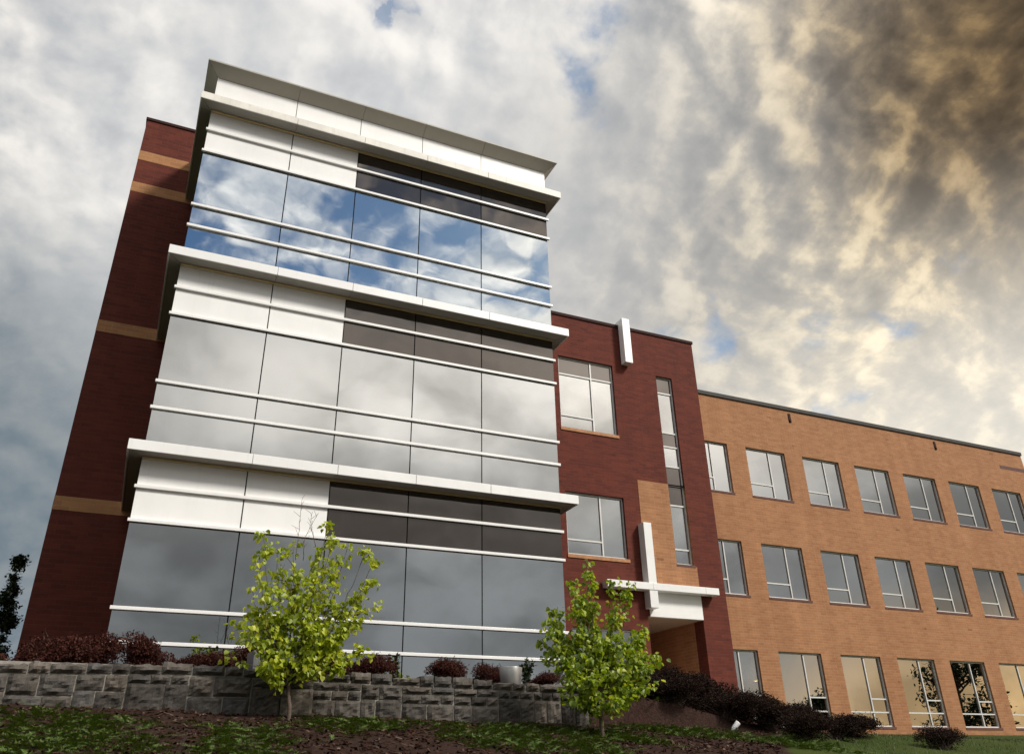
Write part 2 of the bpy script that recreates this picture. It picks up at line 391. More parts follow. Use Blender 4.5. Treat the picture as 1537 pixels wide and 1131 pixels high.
def build_ground():
    xs = axis(-6, 20, 0.16, 3000); ys = axis(-10, 8, 0.16, 3000)
    vs = []; fs = []
    for yv in ys:
        for xv in xs: vs.append((xv, yv, terrain(xv, yv) + (bumpy(xv, yv) if abs(xv) < 60 and abs(yv) < 60 else 0)))
    n = len(xs)
    for j in range(len(ys) - 1):
        for i in range(n - 1): fs.append((j * n + i, j * n + i + 1, (j + 1) * n + i + 1, (j + 1) * n + i))
    b = MB(); b.add(vs, fs, True)
    g = b.build('ground', M['ground'], None, False)
    tag(g, 'bark mulch slope in front of the stone wall running into lawn on the right', 'ground', None, 'structure')
build_ground()
def pavement():
    b = MB(); zp = 0.03
    b.box(13.2, 17.5, YR_ - 3.4, YR_ + 4.4, -0.9, zp)  # pale slab added to throw light up onto the recess walls
    o = b.build('pavement', m_plain('pale_concrete', (0.52, 0.50, 0.46), 0.85, 0, 0.12, 2.5)); tag(o, 'pale concrete pavement added to bounce light into the recessed entrance', 'pavement', None, 'structure')
YR_ = 6.669
pavement()

# ------------------------------------------------------------------ the office building
W = 8.538; MX = [0.0, 1.859, 3.438, 5.051, 6.669, W]
H = 4.2; ZZ, ZA, ZB, ZC = 3.172, 2.556, 1.061, 0.517; KB, KT = 3.722, 3.919
PC, OC = 0.381, 0.268
YL, XL, ZL = 3.508, -1.569, 14.466
YR, XR, ZR = 6.669, 18.15, 13.324
YT, XT, ZT = 10.354, 41.78, 13.45
B = thing('office_building', 'brick office building with a projecting white and mirrored glass corner tower', 'building', (0, 0, 0))

def wall_mb(b, plane, x0, x1, z0, z1, holes=()):
    """front face in the plane y=const with rectangular holes; b.cur = material slot"""
    xs = sorted({x0, x1, *[min(max(v, x0), x1) for h in holes for v in h[:2]]}); zs = sorted({z0, z1, *[min(max(v, z0), z1) for h in holes for v in h[2:4]]})
    for i in range(len(xs) - 1):
        for j in range(len(zs) - 1):
            cx, cz = (xs[i] + xs[i + 1]) / 2, (zs[j] + zs[j + 1]) / 2
            if any(h[0] < cx < h[1] and h[2] < cz < h[3] for h in holes): continue
            b.add([(xs[i], plane, zs[j]), (xs[i + 1], plane, zs[j]), (xs[i + 1], plane, zs[j + 1]), (xs[i], plane, zs[j + 1])], [(0, 1, 2, 3)])
def reveal(b, y, h, dep):
    x0, x1, z0, z1 = h[:4]
    b.add([(x0, y, z0), (x0, y + dep, z0), (x0, y + dep, z1), (x0, y, z1)], [(0, 1, 2, 3)])
    b.add([(x1, y, z0), (x1, y + dep, z0), (x1, y + dep, z1), (x1, y, z1)], [(3, 2, 1, 0)])
    b.add([(x0, y, z1), (x1, y, z1), (x1, y + dep, z1), (x0, y + dep, z1)], [(3, 2, 1, 0)])
    b.add([(x0, y, z0), (x1, y, z0), (x1, y + dep, z0), (x0, y + dep, z0)], [(0, 1, 2, 3)])

def glazing():
    cw = MB()                                               # dark mullions and slab edges behind the glass skin
    for x in MX:
        xa = max(0.03, x - 0.03); xb = min(W - 0.03, x + 0.03)
        if x == 0: xa, xb = 0.004, 0.05
        if x == W: xa, xb = W - 0.05, W - 0.004
        cw.box(xa, xb, 0.034, 0.14, -0.1, 12.5)
    for k in range(3):
        for z in (ZC, ZB, ZA, ZZ): cw.box(0.06, W - 0.06, 0.036, 0.12, z + k * H - 0.03, z + k * H + 0.03)
    for k in range(3): cw.box(0.05, W - 0.05, 0.150, 0.30, KB + k * H - 0.55, KT + k * H + 0.02)
    curtain = cw.build('curtain_wall', M['gasket'], B)
    for k in range(3):
        rows = [((KT + (k - 1) * H + 0.005) if k else 0.02, ZC + k * H), (ZC + k * H, ZB + k * H), (ZB + k * H, ZA + k * H), (ZA + k * H, ZZ + k * H), (ZZ + k * H, KB + k * H - 0.004)]
        for r_, (z0, z1) in enumerate(rows):
            for i in range(5):
                g = 0.012
                x0 = MX[i] + (g if i else 0.0); x1 = MX[i + 1] - (g if i < 4 else 0.0)
                pb = MB()
                white = r_ >= 3 and i < 2
                pb.box(x0, x1, -0.006 if white else 0.0, 0.03, z0 + 0.006, z1 - 0.006)
                nm = 'metal_panel' if white else ('spandrel_pane' if r_ >= 3 else 'glass_pane')
                mt = M['panel'] if white else (M['spandrel'] if r_ >= 3 else (M['glass_top'] if k == 2 else M['glass']))
                pb.build(nm, mt, curtain)
        for z in (ZC, ZB, ZA, ZZ):
            tb = MB(); zz = z + k * H
            tb.box(-0.04, W + 0.04, -0.062, -0.008, zz - 0.030, zz + 0.030)
            bevel(tb.build('transom_bar', M['white'], curtain), 0.006)
    sg = MB()                                               # glass returns of the tower on both sides
    sg.box(-0.002, 0.03, 0.034, YL, 0.02, 12.3)
    sg.build('side_glazing', M['spandrel'], B); sg = MB()
    sg.box(W - 0.03, W + 0.002, 0.034, YR, 0.02, 12.3)
    sg.build('side_glazing', M['spandrel'], B)
    it = MB()                                               # rooms behind the glass
    it.cur = 0
    for k in range(4):
        z = (k * H - 0.28) if k else -0.3
        it.box(0.06, W - 0.06, 0.32, 6.0, z, z + 0.24)
    it.cur = 1
    it.box(0.06, W - 0.06, 5.4, 5.55, -0.3, 12.4)
    it.cur = 2
    for k in range(3):
        for xx in (0.28, W - 1.5, W - 0.75): it.box(xx, xx + 0.16, 0.75, 0.95, k * H, k * H + 3.6)
    it.build('interior', [M['inner'], M['innerdark'], M['column']], B)
glazing()

def ring_canopy(zb, zt, pc, oc, name='canopy', top_mat='white', sloped=None):
    """fascia and soffit wrapping the tower front and sides, in sheets with open joints and mitred corners"""
    g = 0.004
    js = [-oc] + [MX[1] + 0.02, MX[2] + 0.05, MX[3] + 0.03, MX[4] + 0.05] + [W + oc]
    f = MB(); s = MB()
    for i in range(5):
        a = js[i] + (g if i else 0); b_ = js[i + 1] - (g if i < 4 else 0)
        f.box(a, b_, -pc, -pc + 0.03, zb, zt)                              # fascia
        ia = a if i else 0.0; ib = b_ if i < 4 else W
        oa = a + (0.03 if i == 0 else 0); ob = b_ - (0.03 if i == 4 else 0)
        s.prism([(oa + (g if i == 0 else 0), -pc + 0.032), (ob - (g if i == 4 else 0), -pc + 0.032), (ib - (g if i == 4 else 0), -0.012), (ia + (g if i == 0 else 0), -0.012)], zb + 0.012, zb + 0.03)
        f.box(a, b_, -pc + 0.032, -0.012 if True else 0, zt - 0.02, zt - 0.003)
    for sgn, xo, xi, yend in ((-1, -oc, 0.0, YL), (1, W + oc, W, YR)):
        xa, xb = sorted((xo, xo - sgn * 0.03))
        f.box(xa, xb, -pc + 0.032, yend - 0.01, zb, zt)
        x1 = xo - sgn * 0.032
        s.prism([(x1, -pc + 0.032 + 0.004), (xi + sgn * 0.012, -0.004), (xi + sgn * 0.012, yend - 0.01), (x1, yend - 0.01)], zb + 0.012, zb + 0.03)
        xa, xb = sorted((x1, xi + sgn * 0.012))
        f.box(xa, xb, -0.008, yend - 0.012, zt - 0.02, zt - 0.003)
    o = f.build(name, M[top_mat], B); bevel(o, 0.005)
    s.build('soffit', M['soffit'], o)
    tr = MB(); tr.box(0.0, W, -0.075, -0.014, zb - 0.028, zb + 0.008); tr.build('trim_strip', M['trim'], o)
ring_canopy(KB, KT, PC, OC)
ring_canopy(KB + H, KT + H, PC, OC)
ring_canopy(KB + 2 * H, KT + 2 * H, PC, OC, 'canopy', 'stained')

def parapet():
    z0, z1 = KT + 2 * H, 13.17
    core = MB(); core.box(0.02, W - 0.02, 0.03, 0.2, z0 - 0.1, z1 + 0.2)
    core.box(0.02, 0.2, 0.21, YL + 4, z0 - 0.1, z1 + 0.2); core.box(W - 0.2, W - 0.02, 0.21, 10, z0 - 0.1, z1 + 0.2)
    core.box(0.21, W - 0.21, 0.21, 10, z0 - 0.1, z0 + 0.3)
    p = core.build('parapet', M['gasket'], B)
    for i in range(5):
        q = MB(); q.box(MX[i] + (0.008 if i else 0), MX[i + 1] - (0.008 if i < 4 else 0), -0.004, 0.025, z0 - 0.01, z1)
        q.build('parapet_panel', M['panel'], p)
    e = MB(); zl = 13.385; zt = 13.425; g = 0.004; pp, oo = 0.285, 0.268
    js = [0.0] + [MX[1], MX[2] + 0.02, MX[3], MX[4] + 0.02] + [W]
    for i in range(5):
        a, b_ = js[i], js[i + 1]
        ao = a + g if i else -oo; bo = b_ - g if i < 4 else W + oo
        ai = a + g if i else g; bi = b_ - g if i < 4 else W - g
        ao2 = ao + (2 * g if i == 0 else 0); bo2 = bo - (2 * g if i == 4 else 0)
        e.prism([(ao2, -pp), (bo2, -pp), (bi, -0.006), (ai, -0.006)], [zl, zl, z1 + 0.01, z1 + 0.01], zt)
    for sgn, xo, xi, yend in ((-1, -oo, 0.0, YL + 4), (1, W + oo, W, 10)):
        e.prism([(xo, -pp + 0.004), (xi + sgn * 0.004, -0.003), (xi + sgn * 0.004, yend), (xo, yend)], [zl, z1 + 0.01, z1 + 0.01, zl], zt)
    e.build('roof_lip', M['lip'], B)
    sd = MB(); sd.box(-0.004, 0.016, 0.03, YL + 4, z0, z1 + 0.005); sd.build('parapet_panel', M['panel'], p)
    sd = MB(); sd.box(W - 0.016, W + 0.004, 0.03, 9.9, z0, z1 + 0.005)
    sd.build('parapet_panel', M['panel'], p)
M['lip'] = m_plain('lip_metal', (0.36, 0.335, 0.29), 0.5, 0, 0.05, 1.0, 0.4)
parapet()

def left_wing():
    b = MB(); zc = ZL - 0.09
    b.add([(XL, YL, -0.8), (0.3, YL, -0.8), (0.3, YL, zc), (XL, YL, zc)], [(0, 1, 2, 3)])
    b.add([(0.3, YL, 12.2), (7, YL, 12.2), (7, YL, zc), (0.3, YL, zc)], [(0, 1, 2, 3)])
    b.add([(XL, YL, -0.8), (XL, 22, -0.8), (XL, 22, zc), (XL, YL, zc)], [(3, 2, 1, 0)])
    b.add([(7, YL, 12.2), (7, 22, 12.2), (7, 22, zc), (7, YL, zc)], [(0, 1, 2, 3)])
    b.add([(XL, 22, -0.8), (7, 22, -0.8), (7, 22, zc), (XL, 22, zc)], [(3, 2, 1, 0)])
    b.cur = 1; b.add([(XL, YL, zc - 0.01), (7, YL, zc - 0.01), (7, 22, zc - 0.01), (XL, 22, zc - 0.01)], [(0, 1, 2, 3)])
    w = b.build('brick_wall', [M['red'], M['roof']], B); w['label'] = 'dark red brick wall with tan bands left of the glass tower'
    c = MB(); c.box(XL - 0.03, 7.03, YL - 0.03, 22.03, zc, ZL); bevel(c.build('coping', M['redcoping'], w), 0.01)
    for z in (13.328, 12.295, 8.18, 3.906):
        q = MB(); q.box(XL - 0.004, 0.2, YL - 0.006, YL + 0.05, z - 0.30, z); q.box(XL - 0.006, XL + 0.05, YL + 0.051, 22, z - 0.30, z)
        q.build('brick_band', M['band'], w)
left_wing()

def make_window(parent, loc, w, h, lines, dark=(), sill='sill', d0=0.085, fw=0.055, mesh_from=None, glass='wglass'):
    """lines: (x0,x1,z0,z1) centre lines relative to the window; dark: rectangles filled with dark spandrel glass"""
    if mesh_from:
        fr = link(mesh_from.copy(), parent); fr.location = loc
        for ch in list(mesh_from.children):
            c = ch.copy(); link(c, fr)
        return fr
    f = MB(); y0, y1 = d0, d0 + 0.075
    f.box(0, fw, y0, y1, 0, h); f.box(w - fw, w, y0, y1, 0, h); f.box(fw, w - fw, y0 + 0.002, y1, h - fw, h); f.box(fw, w - fw, y0 + 0.002, y1, 0, fw)
    for x0, x1, z0, z1 in lines:
        t_ = 0.026
        if x0 == x1: f.box(x0 - t_, x0 + t_, y0 + 0.003, y1, max(z0, fw), min(z1, h - fw))
        else: f.box(max(x0, fw), min(x1, w - fw), y0 + 0.005, y1, z0 - t_, z0 + t_)
    fr = f.build('window', M['alu'], parent); fr.location = loc
    gb = MB(); gb.box(0.02, w - 0.02, y0 + 0.045, y0 + 0.06, 0.02, h - 0.02); gb.build('glass', M[glass], fr)
    if dark:
        for x0, x1, z0, z1 in dark:
            db = MB(); db.box(x0 + 0.02, x1 - 0.02, y0 + 0.035, y0 + 0.042, z0, z1); db.build('spandrel_pane', M['spandrel2'], fr)
    sb = MB()
    if sill == 'sill': sb.box(-0.02, w + 0.06, -0.018, d0 + 0.07, -0.085, -0.003)
    else: sb.box(-0.03, w + 0.03, -0.03, d0 + 0.06, -0.11, -0.003)
    sb.build('sill', M[sill], fr)
    return fr
M['spandrel2'] = m_spandrel('window_spandrel_glass', (0.035, 0.026, 0.024), 0.14, 0.002)

def red_block():
    WA = (12.305, 14.49, 8.89, 11.58); WB = (12.32, 14.49, 4.64, 6.673); WCn = (12.32, 14.48, 0.93, 2.47)
    WN = (16.327, 17.02, 4.65, 11.53); OP = (15.03, 17.12, -0.8, 2.92); BX = (15.10, 17.12, 2.92, 3.70); TP = (15.10, 17.12, 3.70, 7.38); TPA = (15.10, 17.021, 4.60, 7.38); TPB = (15.10, 17.12, 3.70, 4.60)
    x0 = W - 0.2; zc = ZR - 0.12
    b = MB()
    wall_mb(b, YR, x0, XR, -0.8, zc, [WA, WB, WCn, WN, OP, BX, TPA, TPB])
    for h in (WA, WB, WCn): reveal(b, YR, h, 0.1)
    reveal(b, YR, (WN[0], WN[1], 7.38, WN[3]), 0.1)
    b.add([(XR, YR, -0.8), (XR, 24, -0.8), (XR, 24, zc), (XR, YR, zc)], [(0, 1, 2, 3)])
    b.add([(x0, 24, -0.8), (XR, 24, -0.8), (XR, 24, zc), (x0, 24, zc)], [(3, 2, 1, 0)])
    # pier return, left jamb of the entrance
    b.add([(17.12, YR, -0.8), (17.12, YR + 0.5, -0.8), (17.12, YR + 0.5, 2.92), (17.12, YR, 2.92)], [(0, 1, 2, 3)])
    b.cur = 1; b.add([(x0, YR, zc - 0.3), (XR, YR, zc - 0.3), (XR, 24, zc - 0.3), (x0, 24, zc - 0.3)], [(0, 1, 2, 3)])
    w = b.build('brick_wall', [M['red'], M['roof']], B); w['label'] = 'dark red brick block between the glass tower and the tan wing'
    c = MB(); c.box(x0, XR + 0.04, YR - 0.04, YR + 0.3, zc, ZR); c.box(XR - 0.3, XR + 0.04, YR + 0.301, 24, zc, ZR)
    bevel(c.build('coping', M['redcoping'], w), 0.01)
    tp = MB(); wall_mb(tp, YR - 0.012, *TPA, [WN]); wall_mb(tp, YR - 0.012, *TPB); reveal(tp, YR - 0.012, (WN[0], WN[1], WN[2], 7.38), 0.11)
    tp.add([(TP[0], YR - 0.012, TP[2]), (TP[0], YR + 0.01, TP[2]), (TP[0], YR + 0.01, TP[3]), (TP[0], YR - 0.012, TP[3])], [(3, 2, 1, 0)])
    tp.build('tan_brick_panel', M['tan'], w)
    en = MB()                                             # recessed entrance: tan side wall, back wall, soffit
    en.add([(17.12, YR + 0.5, -0.8), (16.85, YR + 4.5, -0.8), (16.85, YR + 4.5, 2.92), (17.12, YR + 0.5, 2.92)], [(0, 1, 2, 3)])
    en.add([(15.03, YR, -0.8), (15.03, YR + 4.5, -0.8), (15.03, YR + 4.5, 2.92), (15.03, YR, 2.92)], [(3, 2, 1, 0)])
    en.add([(15.03, YR + 4.5, -0.8), (17.4, YR + 4.5, -0.8), (17.4, YR + 4.5, 2.92), (15.03, YR + 4.5, 2.92)], [(0, 1, 2, 3)])
    en.cur = 1; en.add([(15.03, YR, 2.915), (17.12, YR, 2.915), (17.4, YR + 4.5, 2.915), (15.03, YR + 4.5, 2.915)], [(3, 2, 1, 0)])
    en.build('entrance_recess', [M['tan'], M['soffitbrown']], w)
    bx = MB(); bx.box(BX[0], BX[1], YR - 0.03, YR + 0.1, BX[2] - 0.012, BX[3]); bevel(bx.build('lintel_panel', M['panel'], w), 0.006)
    f1 = MB(); f1.box(14.95, 15.25, YR - 0.34, YR - 0.016, 3.12, 5.82); bevel(f1.build('fin', M['white'], w), 0.008)
    hb = MB()
    for a, c_ in ((13.43, 15.09), (15.096, 17.10), (17.106, 17.62)): hb.box(a, c_, YR - 0.36, YR - 0.05, 3.66, 3.875)
    bevel(hb.build('sunshade_bar', M['white'], w), 0.008)
    f2 = MB(); f2.box(14.86, 15.17, YR - 0.34, YR - 0.045, 11.66, 13.47); f2.box(14.861, 15.169, YR - 0.044, YR + 0.62, ZR + 0.004, 13.47)
    bevel(f2.build('fin', M['white'], w), 0.008)
    Wd, Hh = WA[1] - WA[0], WA[3] - WA[2]
    make_window(w, (WA[0], YR, WA[2]), Wd, Hh, [(1.31, 1.31, 0, Hh), (0, Wd, 2.04, 0), (0, 1.31, 0.49, 0)], [(0, Wd, 2.04, Hh)], 'tansill')
    Hh = WB[3] - WB[2]
    make_window(w, (WB[0], YR, WB[2]), Wd, Hh, [(1.31, 1.31, 0, Hh), (0, 1.31, 0.49, 0)], (), 'tansill')
    Hh = WCn[3] - WCn[2]
    make_window(w, (WCn[0], YR, WCn[2]), 2.16, Hh, [(1.31, 1.31, 0, Hh), (0, 1.31, 0.45, 0)], (), 'tansill')
    Wd, Hh = WN[1] - WN[0], WN[3] - WN[2]
    rows = [10.89, 9.34, 8.81, 8.07, 6.67, 5.16]
    dk = [(0, Wd, 10.89 - 4.65, Hh), (0, Wd, 8.81 - 4.65, 9.34 - 4.65), (0, Wd, 6.67 - 4.65, 8.07 - 4.65)]
    make_window(w, (WN[0], YR, WN[2]), Wd, Hh, [(0, Wd, z - 4.65, 0) for z in rows], dk, 'sill', fw=0.045)
    # rooms behind the windows
    it = MB(); it.cur = 0
    for z in (0.0, 4.2, 8.4, 12.3): it.box(11.5, 14.9, YR + 0.2, YR + 4, z - 0.25, z)
    it.cur = 1; it.box(11.5, 14.9, YR + 4.0, YR + 4.1, -0.3, 12.4); it.box(11.4, 11.5, YR + 0.2, YR + 4, -0.3, 12.4); it.box(14.9, 15.0, YR + 0.2, YR + 4, -0.3, 12.4)
    it.box(15.3, 17.9, YR + 2.6, YR + 2.7, 3.2, 12.4)
    it.build('interior', [M['inner'], M['innerdark']], B)
M['soffitbrown'] = m_plain('entrance_soffit', (0.42, 0.30, 0.21), 0.7)
red_block()

CL = [20.14, 23.27, 26.41, 29.487, 32.54, 35.591, 38.652]; WW = 2.14
TR = [(8.931, 11.10), (4.744, 6.896), (0.075, 2.70)]
def tan_wing():
    holes = [(x, x + WW, z0, z1) for x in CL for z0, z1 in TR]
    zc = 13.27; x0 = 17.6
    b = MB(); wall_mb(b, YT, x0, XT, -0.8, zc, holes)
    for h in holes: reveal(b, YT, h, 0.1)
    b.add([(XT, YT, -0.8), (XT, 34, -0.8), (XT, 34, zc), (XT, YT, zc)], [(0, 1, 2, 3)])
    b.add([(x0, 34, -0.8), (XT, 34, -0.8), (XT, 34, zc), (x0, 34, zc)], [(3, 2, 1, 0)])
    b.cur = 1; b.add([(x0, YT, zc - 0.3), (XT, YT, zc - 0.3), (XT, 34, zc - 0.3), (x0, 34, zc - 0.3)], [(0, 1, 2, 3)])
    w = b.build('brick_wall', [M['tan'], M['roof']], B); w['label'] = 'long tan brick wing with three rows of windows'
    c = MB(); c.box(x0, XT + 0.05, YT - 0.06, YT + 0.3, zc, ZT); c.box(XT - 0.3, XT + 0.05, YT + 0.301, 34, zc, ZT)
    bevel(c.build('coping', M['coping'], w), 0.012)
    mx = 1.28
    for r_, (z0, z1) in enumerate(TR):
        hh = z1 - z0; src = None
        if r_ < 2: ln = [(mx, mx, 0, hh), (0, mx, 0.585, 0)]
        else: ln = [(mx, mx, 0, hh), (0, WW, 0.53, 0), (mx, WW, 1.02, 0)]
        for x in CL:
            o = make_window(w, (x, YT, z0), WW, hh, ln, (), 'sill', mesh_from=src)
            src = src or o
    for x in (26.04, 35.27):
        q = MB(); q.box(x, x + 0.13, YT - 0.03, YT - 0.002, 12.70, 13.12); q.box(x + 0.02, x + 0.11, YT - 0.06, YT - 0.031, 12.72, 12.82)
        q.build('scupper', M['redcoping'], w)
    for x in (26.10, 35.33):
        j = MB(); j.box(x, x + 0.018, YT - 0.003, YT + 0.01, -0.6, 12.69); j.build('control_joint', M['tansill'], w)
    q = MB(); q.box(39.84, XT + 0.004, YT - 0.006, YT + 0.01, 12.32, 12.50); q.box(XT - 0.02, XT + 0.006, YT + 0.011, 33, 12.32, 12.50)
    q.build('brick_band', M['sill'], w)
    it = MB(); it.cur = 0
    for z in (0.0, 4.35, 8.55): it.box(18.6, XT - 0.4, YT + 0.2, 30, z - 0.3, z)
    for z in (3.05, 7.1, 11.35): it.box(18.6, XT - 0.4, YT + 0.2, 30, z, z + 0.2)
    it.cur = 1; it.box(18.6, XT - 0.4, 30, 30.1, -0.3, 12.5); it.box(18.5, 18.6, YT + 0.2, 30, -0.3, 12.5); it.box(XT - 0.4, XT - 0.3, YT + 0.2, 30, -0.3, 12.5)
    it.build('interior', [M['inner'], M['innerdark']], B)
    lm = MB(); lm.box(0, 0.30, 0, 1.25, -0.03, 0); me = lm.mesh('ceiling_light', M['lamp'])
    spots = [(x, y, 3.04) for x in (22.6, 25.3, 28.4, 31.2, 34.2, 37.0, 39.6) for y in (12.6, 16.2, 20.2)] + [(29.2, 13.6, 11.34)]
    for s in spots:
        o = link(bpy.data.objects.new('ceiling_light', me), B); o.location = s
def m_lamp():
    mt, t = new_mat('lit_ceiling_lamp'); e = t.n('ShaderNodeEmission'); e.inputs[0].default_value = (1.0, 0.68, 0.22, 1); e.inputs[1].default_value = 5.0
    finish(t, e.outputs[0]); return mt
M['lamp'] = m_lamp()
tan_wing()

# ------------------------------------------------------------------ rock-faced stone wall
def m_stone():
    mt, t = new_mat('grey_stone')
    oc = t.n('ShaderNodeTexCoord').outputs['Object']; rp = t.n('ShaderNodeNewGeometry').outputs['Random Per Island']
    c = t.ramp(rp, [(0.0, (0.058, 0.053, 0.048)), (0.3, (0.105, 0.095, 0.084)), (0.6, (0.080, 0.077, 0.074)), (0.85, (0.130, 0.115, 0.100)), (1.0, (0.165, 0.145, 0.125))])
    n = t.noise(oc, 9, 6, 0.65); n2 = t.noise(oc, 40, 4, 0.7); n3 = t.noise(oc, 1.6, 3, 0.55)
    c = t.mix(1.0, c, t.ramp(n, [(0.3, (0.55, 0.53, 0.5)), (0.7, (1.25, 1.22, 1.2))]), 'MULTIPLY')
    c = t.mix(t.math('MULTIPLY', t.sstep(n3, 0.5, 0.72), 0.55), c, (0.035, 0.027, 0.020))
    c = t.mix(t.math('MULTIPLY', t.sstep(n2, 0.55, 0.75), 0.25), c, (0.24, 0.22, 0.2))
    finish(t, pbsdf(t, c, 0.92, 0, 0.2, bump(t, t.math('ADD', n, t.math('MULTIPLY', n2, 0.4)), 0.8, 0.02))); return mt
M['stone'] = m_stone()
M['mortar'] = m_plain('pale_mortar', (0.27, 0.245, 0.21), 0.95, 0, 0.2, 14)
def stone_wall():
    root = thing('retaining_wall', 'low grey rock-faced stone retaining wall below the glass tower', 'stone wall', (2, -4, -0.8))
    inv = Vector((-2, 4, 0.8))
    r = random.Random(11)
    def top(x): return -0.285 - 0.019 * abs(x - 1.0) if x > 1 else -0.285 + 0.022 * (x - 1.0)
    x_start, x_end = -4.2, 6.75
    def stone(b, x0, x1, z0, z1, y, out, side=None, jag=0.0):
        nx = max(3, int((x1 - x0) / 0.045)); nz = max(3, int((z1 - z0) / 0.035)); j = r.uniform(0.006, 0.012)
        sx, sz = r.uniform(0, 100), r.uniform(0, 100); vs = []; fs = []
        tilt = r.uniform(-0.25, 0.25); tj = r.uniform(-1, 1) * jag
        for k in range(nz + 1):
            for i in range(nx + 1):
                u, v = i / nx, k / nz
                e = min(u, 1 - u, 1.0) * (x1 - x0); e2 = min(v, 1 - v) * (z1 - z0)
                ed = min(1., min(e, e2) / 0.035)
                hgt = out * (ed ** 0.6) * (0.75 + tilt * (v - .5)) + (0.016 * math.sin(sx + u * 9 + v * 4) * math.sin(sz + v * 7 - u * 3) + r.uniform(-0.012, 0.012)) * ed
                x = x0 + j + u * (x1 - x0 - 2 * j); z = z0 + j + v * (z1 - z0 - 2 * j)
                if k == nz and jag: z += tj * 0.5 + r.uniform(-0.012, 0.012)
                x += r.uniform(-0.004, 0.004); z += r.uniform(-0.004, 0.004)
                vs.append((x, y - hgt, z))
        n = nx + 1
        for k in range(nz):
            for i in range(nx): fs.append((k * n + i, k * n + i + 1, (k + 1) * n + i + 1, (k + 1) * n + i))
        # skirt back to the mortar, and a top going back
        base = len(vs); ring = [i for i in range(n)] + [k * n + nx for k in range(1, nz + 1)] + [nz * n + i for i in range(nx - 1, -1, -1)] + [k * n for k in range(nz - 1, 0, -1)]
        dep = 0.30 if jag else 0.04
        for q in ring: vs.append((vs[q][0], y + dep, vs[q][2]))
        for i in range(len(ring)):
            a, c_ = ring[i], ring[(i + 1) % len(ring)]; fs.append((c_, a, base + i, base + (i + 1) % len(ring)))
        b.add(vs, fs)
    body = MB(); cap = MB()
    # caps
    x = x_start
    while x < x_end - 0.05:
        wdt = r.uniform(0.18, 0.46); x1 = min(x + wdt, x_end)
        if x_end - x1 < 0.15: x1 = x_end
        zt = top((x + x1) / 2); ofs = 0.0 if x < 2.0 else 0.05
        stone(cap, x, x1, zt - 0.125, zt, -4.0 + ofs, 0.055, jag=0.045); x = x1
    # body: random ashlar, three thin courses some of which merge
    x = x_start
    while x < x_end - 0.05:
        span = r.uniform(0.42, 0.85); x1 = min(x + span, x_end)
        if x_end - x1 < 0.3: x1 = x_end
        xm = (x + x1) / 2; zt = top(xm) - 0.125; zb = -0.95 - 0.03 * max(0, xm); ofs = 0.0 if x < 1.95 else 0.05
        mode = r.choice('ABBCDA')
        def row(z0, z1, cuts):
            xs = [x] + sorted(x + (x1 - x) * c_ for c_ in cuts) + [x1]
            for i in range(len(xs) - 1): stone(body, xs[i], xs[i + 1], z0, z1, -4.0 + ofs, r.uniform(0.03, 0.05))
        if mode == 'A': row(zt - 0.19, zt, [r.uniform(.4, .6)]); row(zb, zt - 0.19, [r.uniform(.3, .45)])
        elif mode == 'B': row(zt - 0.11, zt, [r.uniform(.3, .4), r.uniform(.6, .72)]); row(zb, zt - 0.11, [r.uniform(.45, .62)])
        elif mode == 'C': row(zt - 0.24, zt, [r.uniform(.35, .6)]); row(zb, zt - 0.24, [r.uniform(.5, .7)])
        else: row(zt - 0.10, zt, [r.uniform(.5, .6)]); row(zt - 0.22, zt - 0.10, [r.uniform(.3, .4), r.uniform(.68, .75)]); row(zb, zt - 0.22, [r.uniform(.4, .6)])
        x = x1
    mo = MB(); mo.box(x_start, 1.97, -3.985, -3.70, -1.3, -0.315); mo.box(1.971, x_end - 0.02, -3.935, -3.70, -1.4, -0.42)
    mo.box(x_end - 0.30, x_end - 0.02, -3.699, -2.6, -1.4, -0.43)
    for b in (body, cap, mo): b.v = [tuple(Vector(q) + inv) for q in b.v]
    body.build('stone_blocks', M['stone'], root); cap.build('cap_stones', M['stone'], root); mo.build('mortar_core', M['mortar'], root)
stone_wall()

# ------------------------------------------------------------------ plants
def leaf(b, p, d, up, L, wd, fold=0.25, droop=0.0):
    d = d.normalized(); s = d.cross(up)
    if s.length < 1e-3: s = d.orthogonal()
    s.normalize(); n = s.cross(d)
    q = lambda a, c, h: p + d * (a * L) + s * (c * wd) + n * (h * wd)
    vs = [q(0, 0, 0), q(0.18, 0.42, fold), q(0.58, 0.46, fold), q(1.0, 0, -droop), q(0.58, -0.46, fold), q(0.18, -0.42, fold)]
    b.add(vs, [(0, 1, 2, 3), (0, 3, 4, 5)])
def rv(r, s=1.0): return Vector((r.gauss(0, s), r.gauss(0, s), r.gauss(0, s)))
def small_leaf(b, p, r, L, wd):
    d = rv(r).normalized(); s = d.cross(rv(r)).normalized()
    b.add([p, p + d * L * .5 + s * wd * .5, p + d * L, p + d * L * .5 - s * wd * .5], [(0, 1, 2, 3)])

